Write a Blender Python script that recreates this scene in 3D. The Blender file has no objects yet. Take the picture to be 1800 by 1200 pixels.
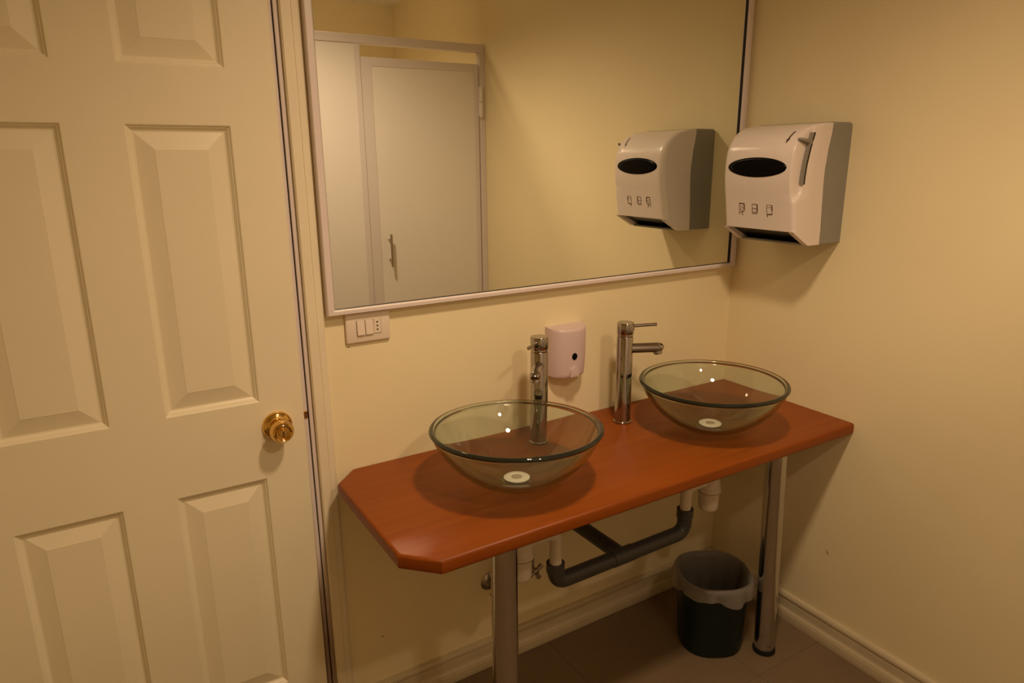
import bpy, bmesh, math, random
from mathutils import Vector, Matrix, Euler
random.seed(4)
S = bpy.context.scene
COL = S.collection
PI = math.pi

# ------------------------------------------------------------------ camera, world, light, exposure
cam_d = bpy.data.cameras.new('camera')
cam = bpy.data.objects.new('camera', cam_d)
COL.objects.link(cam)
CAM = (-1.81385, -1.57161, 1.49945)
YAW, PIT, ROL = -0.545489, -0.261626, -0.008631
fwd = Vector((-math.sin(YAW) * math.cos(PIT), math.cos(YAW) * math.cos(PIT), math.sin(PIT)))
rgt = Vector((math.cos(YAW), math.sin(YAW), 0))
upv = rgt.cross(fwd)
r2 = math.cos(ROL) * rgt + math.sin(ROL) * upv
u2 = -math.sin(ROL) * rgt + math.cos(ROL) * upv
M3 = Matrix((r2, u2, -fwd)).transposed()
cam.matrix_world = Matrix.Translation(CAM) @ M3.to_4x4()
cam_d.sensor_width = 36.0
cam_d.lens = 36.0 * 1213.346 / 1800.0
cam_d.clip_start = 0.02
S.camera = cam

world = bpy.data.worlds.new('world')
S.world = world
world.use_nodes = True
world.node_tree.nodes['Background'].inputs[0].default_value = (0.9, 0.7, 0.45, 1)
world.node_tree.nodes['Background'].inputs[1].default_value = 0.02

LAMP_COLOR = (1.0, 0.72, 0.47)
LAMP_POWER = (64.0, 64.0)
LAMP_SPOTS = [(-1.09, -0.97), (-1.04, -1.97)]
S.view_settings.view_transform = 'Standard'
S.view_settings.look = 'None'
S.view_settings.gamma = 1.0
S.view_settings.use_curve_mapping = False
S.view_settings.exposure = 0.0
S.cycles.max_bounces = 14
S.cycles.diffuse_bounces = 6
S.cycles.glossy_bounces = 8
S.cycles.transparent_max_bounces = 24
S.cycles.caustics_reflective = True
S.cycles.caustics_refractive = True
S.cycles.blur_glossy = 1.0
S.cycles.sample_clamp_indirect = 15.0

# ------------------------------------------------------------------ materials
def mat(name, color, rough=0.5, metal=0.0, spec=0.5, noise=0.0, nscale=20.0, bump=0.0, bscale=200.0, coat=0.0):
    m = bpy.data.materials.new(name)
    m.use_nodes = True
    nt = m.node_tree
    b = nt.nodes['Principled BSDF']
    b.inputs['Base Color'].default_value = (*color, 1)
    b.inputs['Roughness'].default_value = rough
    b.inputs['Metallic'].default_value = metal
    b.inputs['Specular IOR Level'].default_value = spec
    b.inputs['Coat Weight'].default_value = coat
    b.inputs['Coat Roughness'].default_value = 0.08
    tc = nt.nodes.new('ShaderNodeTexCoord')
    if noise:
        n = nt.nodes.new('ShaderNodeTexNoise')
        n.inputs['Scale'].default_value = nscale
        n.inputs['Detail'].default_value = 4
        nt.links.new(tc.outputs['Object'], n.inputs['Vector'])
        r = nt.nodes.new('ShaderNodeValToRGB')
        r.color_ramp.elements[0].position = 0.3
        r.color_ramp.elements[1].position = 0.7
        r.color_ramp.elements[0].color = (*[c * (1 - noise) for c in color], 1)
        r.color_ramp.elements[1].color = (*[min(1, c * (1 + noise)) for c in color], 1)
        nt.links.new(n.outputs['Fac'], r.inputs['Fac'])
        nt.links.new(r.outputs['Color'], b.inputs['Base Color'])
    if bump:
        n2 = nt.nodes.new('ShaderNodeTexNoise')
        n2.inputs['Scale'].default_value = bscale
        n2.inputs['Detail'].default_value = 3
        nt.links.new(tc.outputs['Object'], n2.inputs['Vector'])
        bp = nt.nodes.new('ShaderNodeBump')
        bp.inputs['Strength'].default_value = bump
        bp.inputs['Distance'].default_value = 0.002
        nt.links.new(n2.outputs['Fac'], bp.inputs['Height'])
        nt.links.new(bp.outputs['Normal'], b.inputs['Normal'])
    return m

M = {}
M['wall'] = mat('wall_paint_pale_yellow', (0.86, 0.765, 0.50), 0.55, spec=0.3, noise=0.02, nscale=3, bump=0.08, bscale=60)
M['ceiling'] = mat('ceiling_paint', (0.86, 0.83, 0.74), 0.7, spec=0.2)
M['door'] = mat('door_paint_offwhite', (0.81, 0.74, 0.54), 0.35, spec=0.4, noise=0.015, nscale=4, bump=0.05, bscale=90)
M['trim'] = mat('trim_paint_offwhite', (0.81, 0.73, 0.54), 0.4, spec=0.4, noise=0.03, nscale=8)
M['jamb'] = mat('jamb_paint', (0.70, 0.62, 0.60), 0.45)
def brown_low(m, base, low_col, z0, z1):
    """base colour turns darker brown towards the floor, with a ragged edge"""
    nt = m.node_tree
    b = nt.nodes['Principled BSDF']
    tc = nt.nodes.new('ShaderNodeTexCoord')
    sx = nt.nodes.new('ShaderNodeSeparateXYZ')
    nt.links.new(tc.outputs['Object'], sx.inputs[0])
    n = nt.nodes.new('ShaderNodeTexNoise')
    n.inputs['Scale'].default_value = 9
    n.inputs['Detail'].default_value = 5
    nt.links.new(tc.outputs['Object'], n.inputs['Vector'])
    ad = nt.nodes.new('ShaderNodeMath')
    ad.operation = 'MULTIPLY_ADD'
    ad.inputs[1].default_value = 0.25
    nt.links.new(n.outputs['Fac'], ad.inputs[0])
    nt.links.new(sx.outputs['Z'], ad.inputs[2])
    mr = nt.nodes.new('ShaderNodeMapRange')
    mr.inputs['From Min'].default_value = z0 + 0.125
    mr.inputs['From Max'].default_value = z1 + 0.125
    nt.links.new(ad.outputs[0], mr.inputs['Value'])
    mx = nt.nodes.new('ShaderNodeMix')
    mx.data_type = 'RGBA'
    mx.inputs['A'].default_value = (*low_col, 1)
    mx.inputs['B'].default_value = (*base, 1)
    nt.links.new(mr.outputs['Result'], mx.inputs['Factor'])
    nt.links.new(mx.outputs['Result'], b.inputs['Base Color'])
brown_low(M['jamb'], (0.70, 0.62, 0.60), (0.30, 0.21, 0.16), 0.30, 0.52)  # lower end of the jamb grades into a darker brown
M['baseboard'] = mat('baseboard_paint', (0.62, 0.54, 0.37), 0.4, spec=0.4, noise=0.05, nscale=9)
M['alu'] = mat('frame_white_lacquer', (0.74, 0.66, 0.64), 0.35, spec=0.5)
M['black'] = mat('black_rubber', (0.012, 0.010, 0.010), 0.5, spec=0.3)
M['mirror'] = mat('mirror_silver', (0.94, 0.96, 0.90), 0.0, metal=1.0)
M['chrome'] = mat('chrome', (0.42, 0.39, 0.375), 0.06, metal=1.0)
M['chrome_tube'] = mat('chrome_tube', (0.58, 0.56, 0.55), 0.10, metal=1.0)
M['steel'] = mat('brushed_steel', (0.42, 0.38, 0.33), 0.3, metal=1.0)
M['brass'] = mat('polished_brass', (0.80, 0.52, 0.16), 0.10, metal=1.0)
M['brass_dark'] = mat('brass_dark', (0.35, 0.20, 0.07), 0.3, metal=1.0)
M['white_plastic'] = mat('white_plastic_gloss', (0.78, 0.70, 0.66), 0.22, spec=0.5)
M['pink_plastic'] = mat('soap_white_plastic', (0.66, 0.53, 0.53), 0.3, spec=0.5)
M['switch'] = mat('switch_plastic', (0.80, 0.70, 0.58), 0.35)
M['grey_plastic'] = mat('grey_plastic', (0.26, 0.255, 0.225), 0.45, noise=0.02, nscale=10)
M['lever'] = mat('lever_grey_plastic', (0.24, 0.22, 0.19), 0.4)
M['smoked'] = mat('smoked_window', (0.004, 0.0035, 0.0035), 0.25, spec=0.08)
M['ink'] = mat('dark_print', (0.06, 0.035, 0.02), 0.5)
M['ink_soft'] = mat('worn_print', (0.15, 0.09, 0.06), 0.5)
M['pvc_white'] = mat('pvc_white', (0.66, 0.58, 0.46), 0.35)
M['pvc_grey'] = mat('pvc_grey', (0.045, 0.043, 0.043), 0.4, noise=0.06, nscale=12)
M['bin'] = mat('bin_dark_green', (0.003, 0.011, 0.009), 0.4, spec=0.4)
M['stall'] = mat('stall_melamine_white', (0.84, 0.80, 0.76), 0.5, spec=0.3, noise=0.015, nscale=3)
M['stall_frame'] = mat('stall_frame_lacquer', (0.74, 0.68, 0.68), 0.4)
M['grout'] = mat('floor_grout', (0.16, 0.11, 0.065), 0.8)
M['tile'] = mat('floor_tile', (0.205, 0.145, 0.085), 0.45, spec=0.4, noise=0.08, nscale=5)
M['drain'] = mat('drain_white', (0.80, 0.74, 0.62), 0.3)
M['drain_mark'] = mat('drain_shade', (0.42, 0.36, 0.27), 0.4)

def wood():
    m = bpy.data.materials.new('cherry_laminate')
    m.use_nodes = True
    nt = m.node_tree
    b = nt.nodes['Principled BSDF']
    tc = nt.nodes.new('ShaderNodeTexCoord')
    mp = nt.nodes.new('ShaderNodeMapping')
    mp.inputs['Scale'].default_value = (1.6, 26, 26)
    nt.links.new(tc.outputs['Object'], mp.inputs['Vector'])
    n = nt.nodes.new('ShaderNodeTexNoise')
    n.inputs['Scale'].default_value = 2.2
    n.inputs['Detail'].default_value = 6
    n.inputs['Distortion'].default_value = 0.4
    nt.links.new(mp.outputs['Vector'], n.inputs['Vector'])
    r = nt.nodes.new('ShaderNodeValToRGB')
    r.color_ramp.elements[0].position = 0.32
    r.color_ramp.elements[1].position = 0.70
    r.color_ramp.elements[0].color = (0.225, 0.050, 0.0030, 1)
    r.color_ramp.elements[1].color = (0.275, 0.066, 0.0042, 1)
    nt.links.new(n.outputs['Fac'], r.inputs['Fac'])
    nt.links.new(r.outputs['Color'], b.inputs['Base Color'])
    b.inputs['Roughness'].default_value = 0.38
    b.inputs['Specular IOR Level'].default_value = 0.25
    return m
M['wood'] = wood()

def glass(name, tint, ior=1.45, rough=0.0, film=0.0):
    """thin clear glass: a tinted pane that lets light straight through plus a Fresnel reflection"""
    m = bpy.data.materials.new(name)
    m.use_nodes = True
    nt = m.node_tree
    nt.nodes.clear()
    out = nt.nodes.new('ShaderNodeOutputMaterial')
    mix = nt.nodes.new('ShaderNodeMixShader')
    lw = nt.nodes.new('ShaderNodeLayerWeight')          # Schlick: the same from both sides of the pane
    lw.inputs['Blend'].default_value = 0.5
    pw = nt.nodes.new('ShaderNodeMath')
    pw.operation = 'POWER'
    pw.inputs[1].default_value = 5.0
    nt.links.new(lw.outputs['Facing'], pw.inputs[0])
    fr = nt.nodes.new('ShaderNodeMath')
    fr.operation = 'MULTIPLY_ADD'
    f0 = ((ior - 1) / (ior + 1)) ** 2
    fr.inputs[1].default_value = 1 - f0
    fr.inputs[2].default_value = f0
    nt.links.new(pw.outputs[0], fr.inputs[0])
    tr = nt.nodes.new('ShaderNodeBsdfTransparent')
    tr.inputs['Color'].default_value = (*tint, 1)
    gl = nt.nodes.new('ShaderNodeBsdfGlossy')
    gl.inputs['Roughness'].default_value = rough
    gl.inputs['Color'].default_value = (1, 1, 1, 1)
    nt.links.new(fr.outputs[0], mix.inputs[0])
    nt.links.new(tr.outputs[0], mix.inputs[1])
    nt.links.new(gl.outputs[0], mix.inputs[2])
    df = nt.nodes.new('ShaderNodeBsdfTranslucent')         # dried water film on the glass
    df.inputs['Color'].default_value = (0.50, 0.52, 0.44, 1)
    mx = nt.nodes.new('ShaderNodeMixShader')
    mx.inputs[0].default_value = film
    nt.links.new(mix.outputs[0], mx.inputs[1])
    nt.links.new(df.outputs[0], mx.inputs[2])
    nt.links.new(mx.outputs[0], out.inputs['Surface'])
    return m
M['glass'] = glass('clear_bowl_glass', (0.84, 0.875, 0.80), 1.5, 0.02, 0.05)
M['glass_rim'] = glass('rim_glass_green', (0.22, 0.30, 0.24), 1.45, 0.02)

def real_glass():
    m = bpy.data.materials.new('bowl_glass')
    m.use_nodes = True
    nt = m.node_tree
    nt.nodes.clear()
    out = nt.nodes.new('ShaderNodeOutputMaterial')
    g = nt.nodes.new('ShaderNodeBsdfGlass')
    g.inputs['IOR'].default_value = 1.5
    g.inputs['Roughness'].default_value = 0.0
    g.inputs['Color'].default_value = (0.995, 1.0, 0.99, 1)
    df = nt.nodes.new('ShaderNodeBsdfDiffuse')              # faint dried film
    df.inputs['Color'].default_value = (0.42, 0.42, 0.34, 1)
    mx = nt.nodes.new('ShaderNodeMixShader')
    mx.inputs[0].default_value = 0.03
    nt.links.new(g.outputs[0], mx.inputs[1])
    nt.links.new(df.outputs[0], mx.inputs[2])
    nt.links.new(mx.outputs[0], out.inputs['Surface'])
    v = nt.nodes.new('ShaderNodeVolumeAbsorption')
    v.inputs['Color'].default_value = (0.30, 0.62, 0.36, 1)
    v.inputs['Density'].default_value = 24.0
    nt.links.new(v.outputs[0], out.inputs['Volume'])
    return m
M['bowl_glass'] = real_glass()

def bag_mat():
    m = bpy.data.materials.new('thin_white_bag')
    m.use_nodes = True
    nt = m.node_tree
    nt.nodes.clear()
    out = nt.nodes.new('ShaderNodeOutputMaterial')
    tr = nt.nodes.new('ShaderNodeBsdfTransparent')
    tr.inputs['Color'].default_value = (0.9, 0.9, 0.9, 1)
    tl = nt.nodes.new('ShaderNodeBsdfTranslucent')
    tl.inputs['Color'].default_value = (0.6, 0.56, 0.5, 1)
    df = nt.nodes.new('ShaderNodeBsdfPrincipled')
    df.inputs['Base Color'].default_value = (0.55, 0.50, 0.44, 1)
    df.inputs['Roughness'].default_value = 0.3
    m1 = nt.nodes.new('ShaderNodeMixShader')
    m1.inputs[0].default_value = 0.3
    m2 = nt.nodes.new('ShaderNodeMixShader')
    m2.inputs[0].default_value = 0.42
    nt.links.new(df.outputs[0], m1.inputs[1])
    nt.links.new(tl.outputs[0], m1.inputs[2])
    nt.links.new(tr.outputs[0], m2.inputs[1])
    nt.links.new(m1.outputs[0], m2.inputs[2])
    nt.links.new(m2.outputs[0], out.inputs['Surface'])
    return m
M['bag'] = bag_mat()

def lamp_mat():
    m = bpy.data.materials.new('lit_lamp_lens')
    m.use_nodes = True
    nt = m.node_tree
    b = nt.nodes['Principled BSDF']
    b.inputs['Base Color'].default_value = (0.9, 0.85, 0.7, 1)
    b.inputs['Emission Color'].default_value = (1, 0.72, 0.4, 1)
    b.inputs['Emission Strength'].default_value = 4.0
    return m
M['lens'] = lamp_mat()

# ------------------------------------------------------------------ object helpers
def wloc(o):
    v = Vector((0, 0, 0))
    while o is not None:
        v += Vector(o.location)
        o = o.parent
    return v

def obj(name, bm, m, parent=None, smooth=False, origin=None, auto=None):
    """link a bmesh given in world coordinates as ONE mesh object"""
    bmesh.ops.remove_doubles(bm, verts=bm.verts, dist=1e-6)
    bmesh.ops.recalc_face_normals(bm, faces=bm.faces)
    base = wloc(parent) if parent is not None else Vector((0, 0, 0))
    org = Vector(origin) if origin is not None else base
    bmesh.ops.translate(bm, verts=bm.verts, vec=-org)
    me = bpy.data.meshes.new(name)
    if smooth:
        for f in bm.faces:
            f.smooth = True
        if auto is not None:
            for e in bm.edges:
                if len(e.link_faces) == 2 and e.calc_face_angle(0) > math.radians(auto):
                    e.smooth = False
    bm.to_mesh(me)
    bm.free()
    me.materials.append(M[m] if isinstance(m, str) else m)
    o = bpy.data.objects.new(name, me)
    COL.objects.link(o)
    if parent is not None:
        o.parent = parent
    o.location = org - base
    return o

def thing(name, label, cat, loc, group=None):
    o = bpy.data.objects.new(name, None)
    COL.objects.link(o)
    o.location = loc
    o.empty_display_size = 0.05
    tag(o, label, cat, group)
    return o

def tag(o, label, cat, group=None):
    o['label'] = label
    o['category'] = cat
    if group:
        o['group'] = group
    return o

def struct(name, bm, m, parent=None, **k):
    o = obj(name, bm, m, parent, **k)
    if parent is None:
        o['kind'] = 'structure'
    return o

def dup(root, loc, label):
    """a copy of a thing with copies of its parts and sub-parts"""
    r = root.copy()
    COL.objects.link(r)
    r.location = loc
    r['label'] = label
    for ch in root.children:
        c = ch.copy()
        COL.objects.link(c)
        c.parent = r
        for g in ch.children:
            d = g.copy()
            COL.objects.link(d)
            d.parent = c
    return r

def box(bm, x0, x1, y0, y1, z0, z1, bev=0.0, seg=2):
    vs = [bm.verts.new(p) for p in ((x0, y0, z0), (x1, y0, z0), (x1, y1, z0), (x0, y1, z0),
                                    (x0, y0, z1), (x1, y0, z1), (x1, y1, z1), (x0, y1, z1))]
    fs = [bm.faces.new([vs[i] for i in q]) for q in ((3, 2, 1, 0), (4, 5, 6, 7), (0, 1, 5, 4), (1, 2, 6, 5), (2, 3, 7, 6), (3, 0, 4, 7))]
    if bev > 0:
        es = set(e for f in fs for e in f.edges)
        bmesh.ops.bevel(bm, geom=list(es), offset=bev, segments=seg, profile=0.5, affect='EDGES')

def boxm(x0, x1, y0, y1, z0, z1, bev=0.0, seg=2):
    bm = bmesh.new()
    box(bm, x0, x1, y0, y1, z0, z1, bev, seg)
    return bm

def frame_of(axis):
    a = Vector(axis).normalized()
    t = Vector((0, 0, 1)) if abs(a.z) < 0.9 else Vector((1, 0, 0))
    u = a.cross(t).normalized()
    v = a.cross(u).normalized()
    return a, u, v

def lathe(bm, o, axis, prof, n=32, cap0=True, cap1=True):
    """prof = [(radius, height along axis)]"""
    a, u, v = frame_of(axis)
    o = Vector(o)
    rings = []
    for r, h in prof:
        if r < 1e-6:
            rings.append([bm.verts.new(o + a * h)])
        else:
            rings.append([bm.verts.new(o + a * h + (u * math.cos(2 * PI * i / n) + v * math.sin(2 * PI * i / n)) * r) for i in range(n)])
    for A, B in zip(rings[:-1], rings[1:]):
        for i in range(n):
            j = (i + 1) % n
            if len(A) == 1 and len(B) == 1:
                continue
            if len(A) == 1:
                bm.faces.new((A[0], B[i], B[j]))
            elif len(B) == 1:
                bm.faces.new((A[i], A[j], B[0]))
            else:
                bm.faces.new((A[i], A[j], B[j], B[i]))
    if cap0 and len(rings[0]) > 1:
        bm.faces.new(rings[0])
    if cap1 and len(rings[-1]) > 1:
        bm.faces.new(list(reversed(rings[-1])))

def lathem(*a, **k):
    bm = bmesh.new()
    lathe(bm, *a, **k)
    return bm

def tube(bm, pts, r, n=20, caps=True):
    pts = [Vector(p) for p in pts]
    rings = []
    u = None
    for i, p in enumerate(pts):
        d = (pts[min(i + 1, len(pts) - 1)] - pts[max(i - 1, 0)]).normalized()
        if u is None:
            _, u, _ = frame_of(d)
        u = (u - d * u.dot(d)).normalized()
        v = d.cross(u)
        rr = r[i] if isinstance(r, (list, tuple)) else r
        rings.append([bm.verts.new(p + (u * math.cos(2 * PI * k / n) + v * math.sin(2 * PI * k / n)) * rr) for k in range(n)])
    for A, B in zip(rings[:-1], rings[1:]):
        for i in range(n):
            j = (i + 1) % n
            bm.faces.new((A[i], A[j], B[j], B[i]))
    if caps:
        bm.faces.new(list(reversed(rings[0])))
        bm.faces.new(rings[-1])

def fillet(pts, rad, n=8):
    """polyline with its inner corners rounded"""
    pts = [Vector(p) for p in pts]
    out = [pts[0]]
    for a, b, c in zip(pts[:-2], pts[1:-1], pts[2:]):
        p0 = b + (a - b).normalized() * rad
        p1 = b + (c - b).normalized() * rad
        for k in range(n + 1):
            t = k / n
            out.append(p0 * (1 - t) ** 2 + b * 2 * t * (1 - t) + p1 * t * t)
    out.append(pts[-1])
    return out

def extrude_profile(bm, prof, place, s0, s1, mit0=0.0, mit1=0.0):
    """closed profile [(t, z)], extruded from s0 to s1; place(s, t, z) -> world; mit = mitre slope with t"""
    A = [bm.verts.new(place(s0 + mit0 * t, t, z)) for t, z in prof]
    B = [bm.verts.new(place(s1 - mit1 * t, t, z)) for t, z in prof]
    n = len(prof)
    for i in range(n):
        j = (i + 1) % n
        bm.faces.new((A[i], A[j], B[j], B[i]))
    bm.faces.new(list(reversed(A)))
    bm.faces.new(B)

def smooth(a, b, x):
    t = max(0.0, min(1.0, (x - a) / (b - a)))
    return t * t * (3 - 2 * t)

def interp(tab, x):
    if x <= tab[0][0]:
        return tab[0][1]
    for (a, va), (b, vb) in zip(tab[:-1], tab[1:]):
        if x <= b:
            return va + (vb - va) * (x - a) / (b - a)
    return tab[-1][1]

# ------------------------------------------------------------------ room shell
XL, YF, ZC = -3.30, -2.854, 2.41
DX0, DX1, DZ = -2.137, -1.4278, 2.042      # door opening
bm = bmesh.new()
box(bm, DX1, 0.1, 0, 0.1, -0.05, ZC)
box(bm, XL - 0.1, DX0, 0, 0.1, -0.05, ZC)
box(bm, DX0, DX1, 0, 0.1, DZ, ZC)
struct('wall_back', bm, 'wall')
struct('wall_right', boxm(0, 0.1, YF - 0.1, 0, -0.05, ZC), 'wall')
struct('wall_left', boxm(XL - 0.1, XL, YF - 0.1, 0, -0.05, ZC), 'wall')
struct('wall_front', boxm(XL, 0, YF - 0.1, YF, -0.05, ZC), 'wall')
struct('ceiling', boxm(XL - 0.1, 0.1, YF - 0.1, 0.1, ZC, ZC + 0.08), 'ceiling')
floor = struct('floor', boxm(XL - 0.1, 0.1, YF - 0.1, 0.9, -0.08, -0.0015), 'grout')
TS, JT = 0.45, 0.0022
tile_me = None
x = -0.295 + TS
while x > XL:
    y = -0.4705 + TS * 2
    while y > YF:
        x0, x1, y0, y1 = x - TS, min(x, 0.0), y - TS, min(y, 0.0)
        if y1 - y0 > 0.02 and x1 - x0 > 0.02:
            full = abs(x1 - x0 - TS) < 1e-6 and abs(y1 - y0 - TS) < 1e-6
            if full and tile_me is not None:
                o = bpy.data.objects.new('floor_tile', tile_me)
                COL.objects.link(o)
                o.parent = floor
                o.location = (x0, y0, 0)
            else:
                o = obj('floor_tile', boxm(x0 + JT / 2, x1 - JT / 2, y0 + JT / 2, y1 - JT / 2, -0.008, 0.0, 0.0012, 1), 'tile', floor, origin=(x0, y0, 0))
                if full:
                    tile_me = o.data
        y -= TS
    x -= TS

# skirting boards
BP = [(0, 0.0), (0.016, 0.0), (0.0175, 0.012), (0.0175, 0.026), (0.015, 0.036), (0.011, 0.042), (0.0100, 0.048), (0.0100, 0.0705),
      (0.0088, 0.0715), (0.0088, 0.0725), (0.0105, 0.0735), (0.0135, 0.080), (0.0135, 0.087), (0.010, 0.0935), (0, 0.096)]
bm = bmesh.new()
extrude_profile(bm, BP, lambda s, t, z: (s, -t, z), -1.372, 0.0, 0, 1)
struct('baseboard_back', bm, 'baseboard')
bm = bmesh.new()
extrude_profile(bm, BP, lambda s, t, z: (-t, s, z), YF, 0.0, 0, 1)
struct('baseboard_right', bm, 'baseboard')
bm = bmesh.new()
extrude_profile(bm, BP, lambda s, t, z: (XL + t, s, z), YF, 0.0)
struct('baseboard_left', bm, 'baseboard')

# ------------------------------------------------------------------ ceiling lamps (above the frame, they light the room)
for i, (lx, ly) in enumerate(LAMP_SPOTS):
    t = thing('ceiling_lamp', ['round recessed ceiling downlight nearer the mirror', 'round recessed ceiling downlight above the toilet stall'][i],
              'lamp', (lx, ly, ZC), 'recessed ceiling downlights')
    obj('trim_ring', lathem((lx, ly, ZC), (0, 0, -1), [(0.048, 0.0), (0.068, 0.0), (0.066, 0.007), (0.054, 0.010), (0.048, 0.006)], 32, False, False), 'alu', t, True)
    obj('lens', lathem((lx, ly, ZC), (0, 0, -1), [(0.0, 0.004), (0.049, 0.003), (0.049, 0.0)], 32, False, False), 'lens', t, True)
    ld = bpy.data.lights.new('lamp_light', 'SPOT')
    ld.energy = LAMP_POWER[i]
    ld.color = LAMP_COLOR
    ld.spot_size = math.radians(156)
    ld.spot_blend = 1.0
    ld.shadow_soft_size = 0.07
    lo = bpy.data.objects.new('lamp_light', ld)
    COL.objects.link(lo)
    lo.parent = t
    lo.location = (0, 0, -0.055)

# ------------------------------------------------------------------ panelled door with its frame
TILT = 0.004
DPX, DPZ = -1.4400, 1.15
def dv(x, y, z):
    """door coordinates -> world, the leaf hangs a hair out of plumb"""
    c, s = math.cos(TILT), math.sin(TILT)
    dx, dz = x - DPX, z - DPZ
    return (DPX + dx * c + dz * s, y, DPZ - dx * s + dz * c)

FY = -0.003        # door face
cols = [(-2.0265, -1.8330), (-1.7290, -1.5355)]
rows = [(0.205, 0.7745), (0.9635, 1.5655), (1.6755, 1.892)]
DL, DR, DB, DT = -2.128, -1.4405, 0.012, 2.034
bm = bmesh.new()
xs = [DL] + [v for c in cols for v in c] + [DR]
zs = [DB] + [v for r in rows for v in r] + [DT]
def dq(pts):
    bm.faces.new([bm.verts.new(dv(*p)) for p in pts])
for i in range(len(xs) - 1):
    for j in range(len(zs) - 1):
        if i in (1, 3) and j in (1, 3, 5):
            continue
        dq([(xs[i], FY, zs[j]), (xs[i + 1], FY, zs[j]), (xs[i + 1], FY, zs[j + 1]), (xs[i], FY, zs[j + 1])])
bev = 0.004
BK = 0.034
dq([(DR, FY, DB), (DR + 0.0025, FY + 0.002, DB), (DR + 0.0025, FY + 0.002, DT), (DR, FY, DT)])
dq([(DR + 0.0025, FY + 0.002, DB), (DR + 0.0025, BK, DB), (DR + 0.0025, BK, DT), (DR + 0.0025, FY + 0.002, DT)])
dq([(DL, FY, DB), (DL, BK, DB), (DL, BK, DT), (DL, FY, DT)])
dq([(DL, FY, DT), (DR + 0.0025, FY, DT), (DR + 0.0025, BK, DT), (DL, BK, DT)])
dq([(DL, FY, DB), (DR + 0.0025, FY, DB), (DR + 0.0025, BK, DB), (DL, BK, DB)])
dq([(DL, BK, DB), (DR + 0.0025, BK, DB), (DR + 0.0025, BK, DT), (DL, BK, DT)])
door = struct('door_1', bm, 'door', origin=(DL, 0, 0))
# each raised panel: ogee step down, hollow, then a bevel up to the field
PROF = [(0.0, 0.0), (0.002, 0.0012), (0.004, 0.0042), (0.0055, 0.0046), (0.0085, 0.0080), (0.0115, 0.0105), (0.0145, 0.0108), (0.046, 0.0022), (0.048, 0.0014)]
for (a, b_) in cols:
    for (c, d) in rows:
        bm = bmesh.new()
        prev = None
        for off, dep in PROF:
            ring = [bm.verts.new(dv(px, FY + dep, pz)) for px, pz in ((a + off, c + off), (b_ - off, c + off), (b_ - off, d - off), (a + off, d - off))]
            if prev:
                for k in range(4):
                    bm.faces.new((prev[k], prev[(k + 1) % 4], ring[(k + 1) % 4], ring[k]))
            prev = ring
        bm.faces.new(prev)
        obj('panel', bm, 'door', door)
# brass knob: rose, knob, turn button
KX, KZ = -1.5026, 0.900
kb = bmesh.new()
lathe(kb, (KX, FY, KZ), (0, -1, 0), [(0.0345, 0.0), (0.0345, 0.003), (0.032, 0.008), (0.024, 0.0125), (0.016, 0.014)], 40)
rose = obj('rose', kb, 'brass', door, True, auto=40)
kb = bmesh.new()
lathe(kb, (KX, FY, KZ), (0, -1, 0), [(0.0125, 0.012), (0.0125, 0.022), (0.018, 0.027), (0.0245, 0.034), (0.0268, 0.043), (0.0255, 0.051), (0.0215, 0.058),
                                     (0.0190, 0.0600), (0.0175, 0.0595), (0.0150, 0.0570), (0.0148, 0.0530), (0.0, 0.0530)], 40)
knob = obj('knob', kb, 'brass', door, True, auto=40)
kb = bmesh.new()
lathe(kb, (KX, FY, KZ), (0, -1, 0), [(0.0100, 0.0525), (0.0100, 0.0575), (0.0085, 0.0590), (0.0, 0.0592)], 24)
obj('turn_button', kb, 'brass', knob, True, auto=40)
obj('turn_slot', boxm(KX - 0.0016, KX + 0.0016, FY - 0.0615, FY - 0.0588, KZ - 0.0075, KZ + 0.0075, 0.0006, 1), 'brass_dark', knob)
obj('latch', boxm(-1.4405, -1.4305, -0.0015, 0.008, 0.903, 0.921, 0.001, 1), 'brass_dark', door)

# door frame and architrave
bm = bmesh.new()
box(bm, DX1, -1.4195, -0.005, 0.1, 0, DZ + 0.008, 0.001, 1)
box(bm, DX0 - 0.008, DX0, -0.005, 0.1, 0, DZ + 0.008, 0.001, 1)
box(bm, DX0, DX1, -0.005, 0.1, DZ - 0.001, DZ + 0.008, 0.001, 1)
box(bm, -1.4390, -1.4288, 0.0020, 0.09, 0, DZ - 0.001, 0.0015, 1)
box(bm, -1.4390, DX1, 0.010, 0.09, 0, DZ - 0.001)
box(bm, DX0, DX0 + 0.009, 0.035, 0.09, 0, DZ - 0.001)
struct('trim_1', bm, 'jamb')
def architrave(name, x_in, x_out):
    bm = bmesh.new()
    sgn = 1 if x_out > x_in else -1
    w = abs(x_out - x_in)
    pr = [(0, 0), (0, 0.010), (0.003, 0.0135), (w * 0.51, 0.0135), (w * 0.51 + 0.0008, 0.0115), (w * 0.51 + 0.0018, 0.0115), (w * 0.51 + 0.003, 0.013),
          (w - 0.006, 0.012), (w - 0.002, 0.009), (w, 0.006), (w, 0)]
    A = [bm.verts.new((x_in + sgn * s, -t, 0)) for s, t in pr]
    B = [bm.verts.new((x_in + sgn * s, -t, DZ + 0.012 + s)) for s, t in pr]
    n = len(pr)
    for i in range(n):
        bm.faces.new((A[i], A[(i + 1) % n], B[(i + 1) % n], B[i]))
    bm.faces.new(A)
    bm.faces.new(B)
    return struct(name, bm, 'trim')
architrave('trim_2', -1.4172, -1.3745)
architrave('trim_3', DX0 - 0.011, DX0 - 0.054)
bm = bmesh.new()
box(bm, DX0 - 0.05, -1.378, -0.0135, 0, DZ + 0.012, DZ + 0.055, 0.002, 1)
struct('trim_4', bm, 'trim')

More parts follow.
